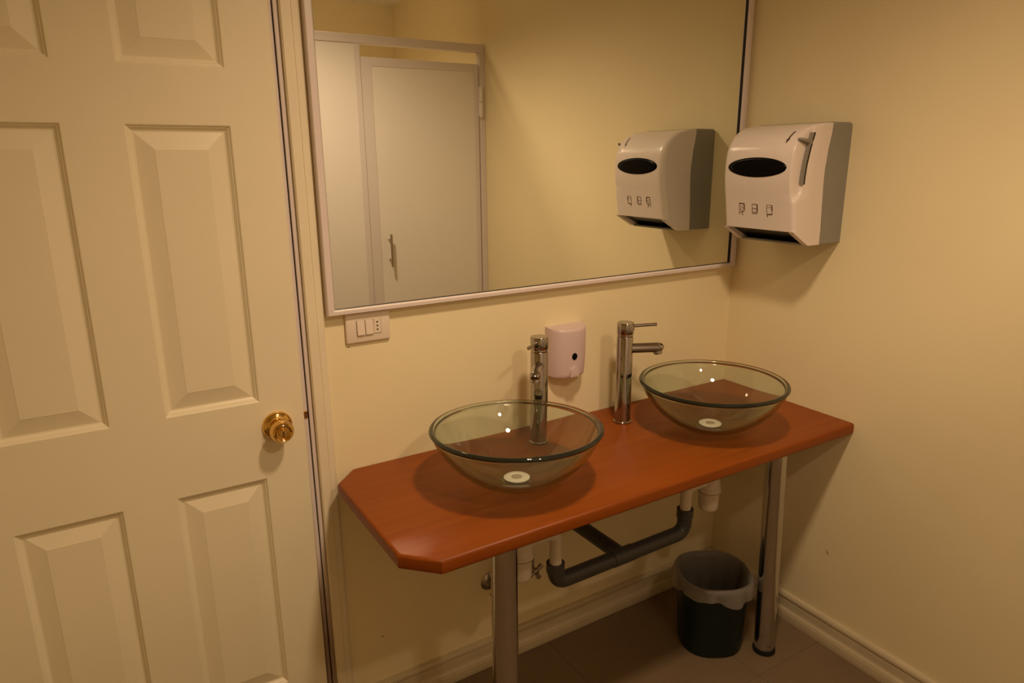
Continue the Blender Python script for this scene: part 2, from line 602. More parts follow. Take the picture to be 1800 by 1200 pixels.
# ------------------------------------------------------------------ mirror
MX0, MX1, MZ0, MZ1 = -1.3705, -0.0125, 1.1455, 2.12
mt = thing('wall_mirror', 'large rectangular wall mirror in a thin pale frame above the two basins', 'mirror', (-0.69, 0, MZ0))
FW = 0.0195
obj('mirror_glass', boxm(MX0 + 0.008, MX1 - 0.008, -0.012, -0.003, MZ0 + 0.006, MZ1 - 0.008), 'mirror', mt)
def rail(pts, n1, n2):
    """mitred frame rail: pts = outer corner a, outer corner b; inward shift vectors at each end"""
    bm = bmesh.new()
    a, b = Vector(pts[0]), Vector(pts[1])
    na, nb = Vector(n1), Vector(n2)
    prof = [(0.0, 0.0), (0.0, 0.021), (0.12, 0.0245), (0.75, 0.0245), (1.0, 0.0175), (1.0, 0.0115), (1.0, 0.0)]
    A = [bm.verts.new((a.x + na.x * s, -t, a.z + na.z * s)) for s, t in prof]
    B = [bm.verts.new((b.x + nb.x * s, -t, b.z + nb.z * s)) for s, t in prof]
    n = len(prof)
    for i in range(n):
        bm.faces.new((A[i], A[(i + 1) % n], B[(i + 1) % n], B[i]))
    bm.faces.new(A)
    bm.faces.new(B)
    return bm
FB = 0.0125     # bottom rail is a little slimmer
ci = [(MX0, 0, MZ0), (MX1, 0, MZ0), (MX1, 0, MZ1), (MX0, 0, MZ1)]
inn = [(FW, 0, FB), (-FW, 0, FB), (-FW, 0, -FW), (FW, 0, -FW)]
for k in range(4):
    obj('frame_rail', rail((ci[k], ci[(k + 1) % 4]), inn[k], inn[(k + 1) % 4]), 'alu', mt)
gb = bmesh.new()
ix0, ix1, iz0, iz1 = MX0 + FW, MX1 - FW, MZ0 + FB, MZ1 - FW
e = 0.0006
box(gb, ix1 - e, ix1 + 0.002, -0.0172, -0.0119, iz0, iz1)
box(gb, ix0 - 0.002, ix0 + e, -0.0172, -0.0119, iz0, iz1)
box(gb, ix0, ix1, -0.0172, -0.0119, iz0 - 0.002, iz0 + e)
box(gb, ix0, ix1, -0.0172, -0.0119, iz1 - e, iz1 + 0.002)
obj('gasket', gb, 'black', mt)

# ------------------------------------------------------------------ switch and socket plate
sw = thing('switch_plate', 'white wall plate with two rocker switches and a three-hole socket below the mirror', 'switch', (-1.27, 0, 1.07))
obj('plate', boxm(-1.3262, -1.2148, -0.0095, 0.0, 1.0690, 1.1440, 0.004, 3), 'switch', sw, True, auto=35)
def rocker(x0, x1):
    bm = boxm(x0, x1, -0.0125, -0.008, 1.0885, 1.1240, 0.0008, 1)
    for v in bm.verts:
        if v.co.y < -0.010 and v.co.z < 1.10:
            v.co.y -= 0.0025
    return bm
obj('switch_surround', boxm(-1.3006, -1.2377, -0.0098, -0.009, 1.0872, 1.1252), 'drain_mark', sw)
obj('rocker', rocker(-1.2993, -1.2800), 'switch', sw)
obj('rocker', rocker(-1.2782, -1.2585), 'switch', sw)
so = obj('socket_insert', boxm(-1.2567, -1.2390, -0.0112, -0.008, 1.0885, 1.1243, 0.0008, 1), 'switch', sw)
for k in range(3):
    obj('socket_hole', lathem((-1.2482, -0.0108, 1.0975 + 0.0093 * k), (0, -1, 0), [(0.0021, 0), (0.0021, 0.0008)], 14), 'black', so)

# ------------------------------------------------------------------ vanity counter with its two legs
CZ, CT = 0.745, 0.033
ct = thing('vanity_counter', 'long cherry wood laminate counter with clipped left corners on chrome legs', 'counter', (-0.69, -0.25, 0))
outline = [(-0.0015, -0.003), (-1.3365, -0.003), (-1.3885, -0.057), (-1.3855, -0.4245), (-1.3205, -0.4898), (-0.0015, -0.4898)]
bm = bmesh.new()
va = [bm.verts.new((px, py, CZ - CT)) for px, py in outline]
vb = [bm.verts.new((px, py, CZ)) for px, py in outline]
n = len(outline)
bm.faces.new(vb)
bm.faces.new(list(reversed(va)))
for i in range(n):
    bm.faces.new((va[i], va[(i + 1) % n], vb[(i + 1) % n], vb[i]))
bm.edges.ensure_lookup_table()
es = [ed for ed in bm.edges if abs(ed.verts[0].co.z - ed.verts[1].co.z) < 1e-6 and not all(v.co.y > -0.01 for v in ed.verts) and not all(v.co.x > -0.01 for v in ed.verts)]
bmesh.ops.bevel(bm, geom=es, offset=0.007, segments=4, profile=0.5, affect='EDGES')
obj('countertop', bm, 'wood', ct, True, auto=30)
def leg(bx, by, tx, ty):
    b0, t0 = Vector((bx, by, 0.0)), Vector((tx, ty, CZ - CT))
    ax = (t0 - b0)
    L = ax.length
    l = obj('leg', lathem(b0, ax, [(0.0298, 0.012), (0.0300, 0.02), (0.0300, L - 0.002)], 40), 'chrome_tube', ct, True, auto=40)
    obj('foot', lathem(b0, (0, 0, 1), [(0.0325, 0.0), (0.0340, 0.003), (0.0340, 0.011), (0.0315, 0.017), (0.029, 0.018)], 40), 'black', l, True, auto=40)
    obj('flange', lathem(t0, (0, 0, -1), [(0.043, 0.0), (0.043, 0.004), (0.033, 0.008), (0.030, 0.012)], 40), 'chrome_tube', l, True, auto=40)
leg(-1.1305, -0.404, -1.1305, -0.404)
leg(-0.1920, -0.404, -0.2240, -0.404)

# ------------------------------------------------------------------ glass bowls
BR, BH, BT = 0.2035, 0.145, 0.0105
def make_bowl():
    t = thing('glass_basin', '', 'basin', (0, 0, 0), 'glass vessel basins')
    RS = (BR * BR + BH * BH) / (2 * BH)
    a1 = math.asin(min(1, BR / RS))
    if BH > RS:
        a1 = PI - a1
    outer = []
    a0 = math.asin(0.045 / RS)
    N = 26
    zoff = RS * (1 - math.cos(a0))
    for k in range(N + 1):
        a = a0 + (a1 - a0) * k / N
        outer.append((RS * math.sin(a), (RS * (1 - math.cos(a)) - zoff) * BH / (RS * (1 - math.cos(a1)) - zoff)))
    inner = []                                             # parallel to the outside, one wall thickness in
    for k in range(N + 1):
        p0, p1 = Vector(outer[max(k - 1, 0)]), Vector(outer[min(k + 1, N)])
        d = (p1 - p0).normalized()
        q = Vector(outer[k]) + Vector((-d.y, d.x)) * BT
        inner.append((q.x, max(q.y, BT)))
    cut = N - 1
    prof = [(0.0, 0.0)] + outer[:cut + 1]
    prof_i = [(0.0, BT)] + inner[:cut + 1]
    (ro, zo), (ri, zi) = outer[cut], inner[cut]
    rm = []
    cx = (BR + ri) / 2
    for k in range(13):
        a = -0.10 + (PI + 0.20) * k / 12
        rm.append((cx + 0.0062 * math.cos(a), BH - 0.006 + 0.0060 * math.sin(a)))
    full = prof + rm + list(reversed(prof_i))
    bm = bmesh.new()
    lathe(bm, (0, 0, 0), (0, 0, 1), full, 128, False, False)
    obj('bowl', bm, 'bowl_glass', t, True)
    d = obj('drain', lathem((0, 0, BT), (0, 0, 1), [(0.0315, 0.0), (0.0320, 0.002), (0.029, 0.0042), (0.018, 0.0048), (0.0165, 0.0030), (0.0, 0.0030)], 32), 'drain', t, True, auto=40)
    obj('strainer', lathem((0, 0, BT + 0.003), (0, 0, 1), [(0.0135, 0.0), (0.0125, 0.0016), (0.004, 0.0020), (0.0, 0.0020)], 24), 'drain_mark', d, True, auto=40)
    obj('mounting_ring', lathem((0, 0, -0.004), (0, 0, 1), [(0.030, 0.0), (0.036, 0.0), (0.038, 0.004), (0.030, 0.0042)], 32, False, False), 'chrome', t, True, auto=40)
    return t
b1 = make_bowl()
b1.location = (-1.0305, -0.2975, CZ + 0.0055)
b1['label'] = 'round clear glass vessel basin nearer the door'
b2 = dup(b1, (-0.3855, -0.2975, CZ + 0.004), 'round clear glass vessel basin in the corner by the paper towel dispenser')
TLT = math.radians(-2.2)     # it leans a touch, its near side higher
b1.rotation_euler = Matrix.Rotation(TLT, 3, Vector((0.87, -0.50, 0))).to_euler()

# ------------------------------------------------------------------ tall chrome mixers
def make_faucet():
    t = thing('basin_faucet', '', 'faucet', (0, 0, 0), 'tall chrome basin mixers')
    h = 0.300
    body = obj('body', lathem((0, 0, 0), (0, 0, 1), [(0.0235, 0.005), (0.0232, 0.008), (0.0232, 0.258), (0.0222, 0.2600)], 48), 'chrome', t, True, auto=40)
    obj('base_ring', lathem((0, 0, 0), (0, 0, 1), [(0.0255, 0.0), (0.0262, 0.002), (0.0262, 0.005), (0.0240, 0.0075)], 48), 'chrome', t, True, auto=40)
    obj('neck', lathem((0, 0, 0), (0, 0, 1), [(0.0215, 0.2595), (0.0226, 0.2620), (0.0226, 0.2655), (0.0215, 0.2675)], 48), 'chrome', t, True, auto=40)
    obj('cap', lathem((0, 0, 0), (0, 0, 1), [(0.0230, 0.2670), (0.0240, 0.2685), (0.0240, h - 0.003), (0.0225, h), (0.0, h)], 48), 'chrome', t, True, auto=40)
    # spout along +x
    sp = bmesh.new()
    z = 0.2235
    tube(sp, [(0.018, 0, z), (0.094, 0, z), (0.1045, 0, z - 0.001), (0.1085, 0, z - 0.004)], [0.0143, 0.0143, 0.0133, 0.0100], 28)
    s = obj('spout', sp, 'chrome', t, True, auto=50)
    obj('aerator', lathem((0.0960, 0, z - 0.009), (0.12, 0, -1), [(0.0125, 0.0), (0.0135, 0.0030), (0.0135, 0.0090), (0.0110, 0.0100), (0.0105, 0.0080), (0.0, 0.0075)], 24), 'chrome', s, True, auto=40)
    lv = bmesh.new()
    z = 0.2885
    tube(lv, [(0.020, 0, z), (0.090, 0, z + 0.003)], 0.0046, 16)
    l = obj('lever', lv, 'chrome', t, True, auto=50)
    obj('lever_boss', lathem((0.0215, 0, 0.2795), (1, 0, 0), [(0.0050, 0.0), (0.0046, 0.0035), (0.0, 0.0040)], 16), 'black', l, True, auto=40)
    return t
f1 = make_faucet()
f1['label'] = 'tall chrome single lever faucet behind the basin nearer the door'
f2 = dup(f1, (-0.5545, -0.1165, CZ), 'tall chrome single lever faucet left of the corner basin')
f1.location = (-0.8470, -0.1165, CZ)
f1.rotation_euler = (0, 0, math.radians(230))
for ch in f1.children:
    if ch.name.startswith('lever'):
        ch.rotation_euler = (0, 0, math.radians(-11))
f2.rotation_euler = (0, 0, math.atan2(-0.0485, 0.0975))

# ------------------------------------------------------------------ liquid soap dispenser
sd = thing('soap_dispenser', 'white wall soap dispenser with a curved front behind the faucets', 'soap dispenser', (-0.684, 0, 0.889))
SXC, SHW, SDP = -0.688, 0.0625, 0.058
def soap_pt(a, z, k=1.0):
    """a from 0 (left, at the wall) to 1 (right): plan outline"""
    th = PI * (1 - a)
    c, s = math.cos(th), math.sin(th)
    xx = SHW * math.copysign(abs(c) ** 0.8, c)
    yy = SDP * (abs(s) ** 0.75)
    taper = 1 - 0.05 * smooth(0.95, 0.889, z)
    return (SXC + xx * taper, -yy * k * taper)
bm = bmesh.new()
NA = 36
rows_s = []
for z, k in ((0.889, 0.95), (0.892, 0.985), (0.90, 1.0), (0.95, 1.0), (1.00, 1.0), (1.021, 1.0), (1.0265, 0.985), (1.0285, 0.95)):
    row = []
    for i in range(NA + 1):
        px, py = soap_pt(i / NA, z, k)
        dz = 0.006 * (1 + py / SDP) if z > 1.02 else (0.004 * (1 + py / SDP) if z < 0.895 else 0)
        row.append(bm.verts.new((px, py, z + dz)))
    rows_s.append(row)
for A, B in zip(rows_s[:-1], rows_s[1:]):
    for i in range(NA):
        bm.faces.new((A[i], A[i + 1], B[i + 1], B[i]))
    bm.faces.new((A[NA], A[0], B[0], B[NA]))
bm.faces.new(rows_s[-1])
bm.faces.new(rows_s[0])
obj('housing', bm, 'pink_plastic', sd, True, auto=35)
def on_soap(dx, z, off):
    # find outline point with this x offset
    c = max(-1, min(1, dx / SHW))
    cc = math.copysign(abs(c) ** (1 / 0.8), c)
    s = math.sqrt(max(0, 1 - cc * cc))
    return (SXC + dx, -SDP * s ** 0.75 - off, z)
bm = bmesh.new()
cen = bm.verts.new(on_soap(0, 0.951, 0.001))
rim_ = [bm.verts.new(on_soap(0.0090 * math.cos(2 * PI * i / 24), 0.951 + 0.0100 * math.sin(2 * PI * i / 24), 0.001)) for i in range(24)]
rim2 = [bm.verts.new(on_soap(0.0090 * math.cos(2 * PI * i / 24), 0.951 + 0.0100 * math.sin(2 * PI * i / 24), -0.003)) for i in range(24)]
for i in range(24):
    bm.faces.new((cen, rim_[i], rim_[(i + 1) % 24]))
    bm.faces.new((rim_[i], rim2[i], rim2[(i + 1) % 24], rim_[(i + 1) % 24]))
obj('sight_window', bm, 'smoked', sd)
bm = bmesh.new()
arch = [(-0.0145, 0.8915), (0.0145, 0.8915)] + [(0.0145 * math.cos(PI * i / 12), 0.905 + 0.0155 * math.sin(PI * i / 12)) for i in range(13)]
fa = [bm.verts.new(on_soap(px * 0.93, pz, 0.0045)) for px, pz in arch]
fb = [bm.verts.new(on_soap(px, pz, -0.002)) for px, pz in arch]
cv = bm.verts.new(on_soap(0, 0.900, 0.0055))
for i in range(len(arch)):
    j = (i + 1) % len(arch)
    bm.faces.new((fa[i], fa[j], cv))
    bm.faces.new((fa[i], fb[i], fb[j], fa[j]))
obj('push_button', bm, 'pink_plastic', sd)

# ------------------------------------------------------------------ paper towel dispenser
YA, YB, Z0, Z1 = -0.136, -0.378, 1.2570, 1.5795
td = thing('paper_towel_dispenser', 'white and grey lever paper towel dispenser on the right wall beside the mirror', 'dispenser', (0, -0.257, Z0))
SEAM = [(1.257, 0.0925), (1.30, 0.0935), (1.38, 0.0985), (1.43, 0.1010), (1.46, 0.1008), (1.515, 0.0943), (1.55, 0.0870), (1.58, 0.0840)]
DEP = [(1.2975, 0.2068), (1.34, 0.2135), (1.38, 0.2200), (1.41, 0.2255), (1.44, 0.2290), (1.478, 0.2285), (1.50, 0.2255), (1.513, 0.2220), (1.528, 0.2150),
       (1.5417, 0.2060), (1.5525, 0.1950), (1.5623, 0.1800), (1.569, 0.1660), (1.574, 0.1500), (1.5775, 0.1300), (1.5790, 0.1080)]
SLOT = [(1.385, 0.190), (1.40, 0.1860), (1.42, 0.1830), (1.44, 0.1828), (1.471, 0.1795), (1.50, 0.1735), (1.53, 0.1655), (1.5546, 0.1570), (1.58, 0.150)]
def seam(z): return interp(SEAM, z)
def depth(z): return interp(DEP, z)
# grey back housing
bm = bmesh.new()
zs_ = [1.2570, 1.2585, 1.29, 1.32, 1.36, 1.40, 1.43, 1.46, 1.50, 1.53, 1.555, 1.570, 1.576, 1.580, 1.5815]
rows_g = []
for z in zs_:
    back = 0.0 if z < 1.568 else 0.012 - math.sqrt(max(0, 0.012 ** 2 - (z - 1.5695) ** 2)) if z > 1.5695 else 0.0
    s = seam(z)
    ins = 0.0 if 1.258 < z < 1.579 else 0.0012
    rows_g.append([bm.verts.new(p) for p in ((-back, YA - ins, z), (-s, YA - ins, z), (-s, YB + ins, z), (-back, YB + ins, z))])
for A, B in zip(rows_g[:-1], rows_g[1:]):
    for i in range(4):
        bm.faces.new((A[i], A[(i + 1) % 4], B[(i + 1) % 4], B[i]))
bm.faces.new(rows_g[-1])
bm.faces.new(rows_g[0])
obj('back_housing', bm, 'grey_plastic', td)
# white cover
def section(z):
    D, s = depth(z), seam(z) + 0.0006
    D = max(D, s + 0.012)
    w = smooth(1.372, 1.40, z)
    w2 = w * smooth(1.5765, 1.572, z) if D > 0.19 else w * max(0.0, (D - 0.15) / 0.04)
    pts = []
    r = min(0.020, (D - s) * 0.8)
    pts.append((YA, s))
    pts.append((YA, (s + D - r) / 2))
    for k in range(9):
        a = PI / 2 * k / 8
        pts.append((YA - r + r * math.cos(a), D - r + r * math.sin(a)))
    y_e = YB + 0.012
    for k in range(1, 7):
        pts.append((YA - r + (y_e + YA * 0 - (YA - r)) * k / 7, D))
    # near corner: plain rounded edge low down, a hollow for the lever higher up
    rr = min(0.012, (D - s) * 0.5)
    plain = [(YB + rr - rr * math.sin(PI / 2 * k / 8), D - rr + rr * math.cos(PI / 2 * k / 8)) for k in range(9)]
    sl = min(interp(SLOT, z), D - 0.004)
    hol = []
    ctrl = [(y_e, D), (y_e - 0.0022, D - 0.0015), (y_e - 0.0034, D - 0.006), (y_e - 0.0038, D - 0.014), (y_e - 0.0042, sl + (D - sl) * 0.55),
            (y_e - 0.0046, sl + (D - sl) * 0.35), (y_e - 0.0055, sl + (D - sl) * 0.18), (YB + 0.0012, sl + 0.003), (YB, sl)]
    for p, h in zip(plain, ctrl):
        hol.append((p[0] * (1 - w2) + h[0] * w2, p[1] * (1 - w2) + h[1] * w2))
    pts += hol
    lastd = hol[-1][1]
    pts.append((YB, (lastd + s) / 2))
    pts.append((YB, s))
    return pts
bm = bmesh.new()
zc_ = [1.2975, 1.305, 1.32, 1.34, 1.36, 1.37, 1.376, 1.382, 1.388, 1.394, 1.40, 1.415, 1.43, 1.445, 1.46, 1.478, 1.49, 1.50, 1.508, 1.516, 1.524, 1.5315, 1.5385, 1.545,
       1.551, 1.5565, 1.5615, 1.566, 1.570, 1.5735, 1.5765, 1.5785, 1.5792]
rows_c = []
for z in zc_:
    rows_c.append([bm.verts.new((-d, y, z)) for y, d in section(z)])
nc = len(rows_c[0])
for A, B in zip(rows_c[:-1], rows_c[1:]):
    for i in range(nc - 1):
        bm.faces.new((A[i], A[i + 1], B[i + 1], B[i]))
bm.faces.new(rows_c[-1])
# underside lip behind the mouth and the two cheeks that frame it
CH = 0.0165
def cheek(y0, y1):
    prof = [(seam(1.2975) + 0.0006, 1.2975), (0.2064, 1.2975), (0.2040, 1.2935), (0.1440, 1.2585), (0.1400, 1.2570), (seam(1.257) + 0.0006, 1.2570)]
    A = [bm.verts.new((-d, y0, z)) for d, z in prof]
    B = [bm.verts.new((-d, y1, z)) for d, z in prof]
    for i in range(len(prof)):
        j = (i + 1) % len(prof)
        bm.faces.new((A[i], A[j], B[j], B[i]))
    bm.faces.new(A)
    bm.faces.new(B)
cheek(YA, YA - CH)
cheek(YB, YB + CH)
box(bm, -0.2055, -0.200, YB + CH, YA - CH, 1.2965, 1.300)
cover = obj('front_cover', bm, 'white_plastic', td, True, auto=32)
# mouth: dark inside and grey tear bar
bm = bmesh.new()
pr_ = [(0.200, 1.3005), (0.196, 1.3005), (0.120, 1.2620), (0.100, 1.2600), (0.0935, 1.2600), (0.0955, 1.3050)]
A = [bm.verts.new((-d, YA - CH, z)) for d, z in pr_]
B = [bm.verts.new((-d, YB + CH, z)) for d, z in pr_]
for i in range(len(pr_)):
    j = (i + 1) % len(pr_)
    bm.faces.new((A[i], A[j], B[j], B[i]))
bm.faces.new(A)
bm.faces.new(B)
obj('paper_slot', bm, 'smoked', td)
bm = bmesh.new()
box(bm, -0.1390, -0.0935, YB + CH, YA - CH, 1.2555, 1.2615, 0.001, 1)
obj('tear_bar', bm, 'grey_plastic', td)

def sp(y, z, off=0.0):
    """a point on the curved front"""
    dz = 0.003
    sl = (depth(z + dz) - depth(z - dz)) / (2 * dz)
    nrm = Vector((-1, 0, -sl)).normalized()      # outward: -x, and up where the depth shrinks upward
    nrm = Vector((-1, 0, -sl)).normalized()
    return Vector((-depth(z), y, z)) + nrm * off
def patch(pts, off=0.0007, bmx=None):
    """a thin printed patch that follows the front"""
    bmx = bmx or bmesh.new()
    T = [bmx.verts.new(sp(y, z, off)) for y, z in pts]
    Bt = [bmx.verts.new(sp(y, z, -0.001)) for y, z in pts]
    bmx.faces.new(T)
    for i in range(len(pts)):
        j = (i + 1) % len(pts)
        bmx.faces.new((T[i], Bt[i], Bt[j], T[j]))
    return bmx
def stroke(bmx, y0, z0, y1, z1, w, off=0.0006):
    L = math.hypot(y1 - y0, z1 - z0)
    ny, nz = -(z1 - z0) / L * w / 2, (y1 - y0) / L * w / 2
    nseg = max(1, int(L / 0.006))
    for k in range(nseg):
        a, b = k / nseg, (k + 1) / nseg
        p = [(y0 + (y1 - y0) * a, z0 + (z1 - z0) * a), (y0 + (y1 - y0) * b, z0 + (z1 - z0) * b)]
        patch([(p[0][0] + ny, p[0][1] + nz), (p[1][0] + ny, p[1][1] + nz), (p[1][0] - ny, p[1][1] - nz), (p[0][0] - ny, p[0][1] - nz)], off, bmx)
# oval window
bm = bmesh.new()
OY, OZ, OA, OB = -0.2565, 1.4655, 0.0975, 0.0262
NR, NT = 5, 56
cv = bm.verts.new(sp(OY, OZ, 0.0014))
prev = None
for i in range(1, NR + 1):
    f = i / NR
    ring = [bm.verts.new(sp(OY + OA * f * math.cos(2 * PI * k / NT), OZ + OB * f * math.sin(2 * PI * k / NT), 0.0014 if i < NR else 0.0008)) for k in range(NT)]
    for k in range(NT):
        j = (k + 1) % NT
        if prev is None:
            bm.faces.new((cv, ring[k], ring[j]))
        else:
            bm.faces.new((prev[k], ring[k], ring[j], prev[j]))
    prev = ring
ring = [bm.verts.new(sp(OY + OA * math.cos(2 * PI * k / NT), OZ + OB * math.sin(2 * PI * k / NT), -0.003)) for k in range(NT)]
for k in range(NT):
    j = (k + 1) % NT
    bm.faces.new((prev[k], ring[k], ring[j], prev[j]))
obj('oval_window', bm, 'smoked', td, True)
# arrow
bm = bmesh.new()
stroke(bm, -0.3405, 1.5570, -0.3365, 1.5375, 0.0046)
patch([(-0.3420, 1.5385), (-0.3315, 1.5370), (-0.3345, 1.5270)], 0.0007, bm)
obj('arrow_mark', bm, 'ink', td)
# three small pictograms
def picto(yc, kind):
    bm = bmesh.new()
    z = 1.353
    w, h = 0.0085, 0.0125
    L, R, T, B = yc + w, yc - w, z + h, z - h          # +y is to the left as seen from the room
    s = lambda a, b, c, d, ww: stroke(bm, a, b, c, d, ww)
    if kind == 0:
        s(L, T, R, T, 0.0032); s(R, T, R, z - 0.006, 0.0042); s(L, T, L, B, 0.0016); s(L - 0.003, z + 0.006, R + 0.004, z, 0.0014)
        s(L - 0.002, z - 0.002, R + 0.003, B + 0.003, 0.0016); s(L, B, R, B + 0.003, 0.0022); s(yc, B - 0.001, yc - 0.004, B - 0.008, 0.0020); s(L, B, L + 0.002, B - 0.006, 0.0016)
    elif kind == 1:
        s(L, T, R, T, 0.0018); s(R, T, R, B + 0.003, 0.0042); s(L, T, L, B, 0.0014); s(L, z + 0.001, R, z, 0.0018); s(L, B, R, B, 0.0026); s(L, B + 0.004, R, B + 0.004, 0.0010)
    else:
        s(L, T, R, T, 0.0010); s(R, T, R, z - 0.003, 0.0042); s(L, T, L, B + 0.003, 0.0016); s(R, z - 0.003, R - 0.001, B, 0.0016); s(L, B, R, B, 0.0034)
        s(L, B, L - 0.003, B - 0.008, 0.0024); s(L - 0.003, z + 0.006, R + 0.003, z + 0.006, 0.0010)
    return bm
for yc, k in ((-0.2065, 0), (-0.2515, 1), (-0.3010, 2)):
    obj('pictogram', picto(yc, k), 'ink_soft', td)
# lever: dark slot, curved arm and thumb tab
def side_strip(y, d0, d1, zl, th):
    bm = bmesh.new()
    prev = None
    for z in zl:
        sl = interp(SLOT, z)
        q = [bm.verts.new((-(sl + d0), y, z)), bm.verts.new((-(sl + d1), y, z)), bm.verts.new((-(sl + d1), y + th, z)), bm.verts.new((-(sl + d0), y + th, z))]
        if prev:
            for i in range(4):
                bm.faces.new((prev[i], prev[(i + 1) % 4], q[(i + 1) % 4], q[i]))
        else:
            bm.faces.new(q)
        prev = q
    bm.faces.new(prev)
    return bm
zl = [1.4220 + (1.5540 - 1.4220) * i / 14 for i in range(15)]
obj('lever_slot', side_strip(YB - 0.0008, -0.0020, 0.0060, zl, 0.004), 'black', td)
lev = obj('lever', side_strip(YB - 0.0020, 0.0055, 0.0125, zl, 0.012), 'lever', td)
bm = bmesh.new()
zt = 1.531
q0 = [(-0.163, YB - 0.001, zt - 0.008), (-0.163, YB - 0.001, zt + 0.004), (-0.178, YB + 0.006, zt + 0.006), (-0.178, YB + 0.006, zt - 0.010)]
q1 = [(-0.203, YB - 0.004, zt + 0.001), (-0.203, YB - 0.004, zt + 0.008), (-0.2165, YB + 0.008, zt + 0.011), (-0.2165, YB + 0.008, zt + 0.004)]
V0 = [bm.verts.new(p) for p in q0]
V1 = [bm.verts.new(p) for p in q1]
for i in range(4):
    bm.faces.new((V0[i], V0[(i + 1) % 4], V1[(i + 1) % 4], V1[i]))
bm.faces.new(V0)
bm.faces.new(V1)
bmesh.ops.bevel(bm, geom=list(bm.edges), offset=0.0016, segments=2, profile=0.5, affect='EDGES')
obj('thumb_tab', bm, 'lever', lev, True, auto=60)

# ------------------------------------------------------------------ drain plumbing under the counter
PY, PX1, PX2 = -0.292, -0.9125, -0.4575
pl = thing('drain_pipe', 'grey and white drain pipes linking both basins under the counter', 'pipe', (-0.685, PY, 0.44))
R_ = 0.0212
bm = bmesh.new()
tube(bm, fillet([(PX1, PY, 0.4945), (PX1, PY, 0.4370), (PX2, PY, 0.4420), (PX2, PY, 0.5150)], 0.036, 10), R_, 24)
gp = obj('grey_manifold', bm, 'pvc_grey', pl, True, auto=50)
obj('elbow_collar', lathem((PX1, PY, 0.4680), (0, 0, 1), [(0.0212, 0), (0.0238, 0.002), (0.0238, 0.027), (0.0205, 0.0272)], 28), 'pvc_grey', gp, True, auto=40)
obj('elbow_collar', lathem((PX2, PY, 0.4885), (0, 0, 1), [(0.0212, 0), (0.0238, 0.002), (0.0238, 0.027), (0.0205, 0.0272)], 28), 'pvc_grey', gp, True, auto=40)
bm = bmesh.new()
TX = -0.690
tube(bm, [(TX, PY, 0.4400), (TX, PY + 0.05, 0.4395), (TX, 0.0, 0.434)], [R_, R_, R_], 24)
obj('wall_branch', bm, 'pvc_grey', pl, True, auto=50)
bm = bmesh.new()
tube(bm, [(TX - 0.036, PY, 0.4396), (TX + 0.036, PY, 0.4404)], 0.0228, 28)
obj('tee_collar', bm, 'pvc_grey', pl, True, auto=50)
def trap(name, dx, px, label):
    t = thing(name, label, 'pipe', (dx, PY, 0.49), 'white bottle traps')
    zb = 0.4870
    obj('cup', lathem((dx, PY, zb), (0, 0, 1), [(0.0, 0.0), (0.022, 0.0), (0.027, 0.005), (0.0285, 0.012), (0.0300, 0.052), (0.0335, 0.060)], 32), 'pvc_white', t, True, auto=40)
    obj('nut', lathem((dx, PY, zb), (0, 0, 1), [(0.0325, 0.0615), (0.0345, 0.063), (0.0345, 0.072), (0.0310, 0.076), (0.0290, 0.105), (0.0200, 0.112), (0.0190, 0.140)], 32), 'pvc_white', t, True, auto=40)
    obj('tailpiece', lathem((dx, PY, zb), (0, 0, 1), [(0.0160, 0.120), (0.0160, 0.2245)], 24), 'pvc_white', t, True, auto=40)
    bm = bmesh.new()
    z = zb + 0.095
    ztop = 0.4900 if px < -0.7 else 0.5110
    tube(bm, fillet([(dx, PY, z), (px, PY, z), (px, PY, ztop)], 0.024, 8), 0.0160, 24)
    obj('outlet_arm', bm, 'pvc_white', t, True, auto=50)
trap('bottle_trap', -1.0190, PX1, 'white bottle trap partly hidden by the left chrome leg')
trap('bottle_trap', -0.3640, PX2, 'white bottle trap under the corner basin')

def make_valve():
    t = thing('angle_valve', '', 'valve', (0, 0, 0), 'chrome angle valves')
    obj('escutcheon', lathem((0, 0, 0), (0, -1, 0), [(0.0285, 0.0), (0.0285, 0.002), (0.022, 0.007), (0.011, 0.010)], 32), 'steel', t, True, auto=40)
    bm = bmesh.new()
    tube(bm, [(0, -0.008, 0), (0, -0.046, 0)], 0.0088, 18)
    tube(bm, [(0, -0.030, 0), (0, -0.030, 0.042)], 0.0075, 16)
    obj('valve_body', bm, 'steel', t, True, auto=50)
    bm = bmesh.new()
    lathe(bm, (0, -0.044, 0), (0, -1, 0), [(0.0085, 0.0), (0.0095, 0.006), (0.0095, 0.014), (0.0065, 0.017), (0.0, 0.0172)], 20)
    for k in range(3):
        a = math.radians((35, -65, 200)[k])
        p = Vector((math.cos(a), 0, math.sin(a)))
        tube(bm, [Vector((0, -0.055, 0)) + p * 0.004, Vector((0, -0.055, 0)) + p * 0.016, Vector((0, -0.055, 0)) + p * 0.0265], [0.0050, 0.0068, 0.0076], 12)
    obj('cross_handle', bm, 'steel', t, True, auto=50)
    bm = bmesh.new()
    tube(bm, fillet([(0, -0.030, 0.040), (0, -0.030, 0.20), (0.01, -0.075, 0.40)], 0.05, 6), 0.0045, 12)
    obj('supply_hose', bm, 'steel', t, True, auto=50)
    return t
v1 = make_valve()
v1['label'] = 'chrome angle valve on the wall left of the left leg'
v2 = dup(v1, (-0.8175, 0, 0.303), 'chrome angle valve with cross handle between left leg and grey pipe')
v1.location = (-0.9460, 0, 0.285)

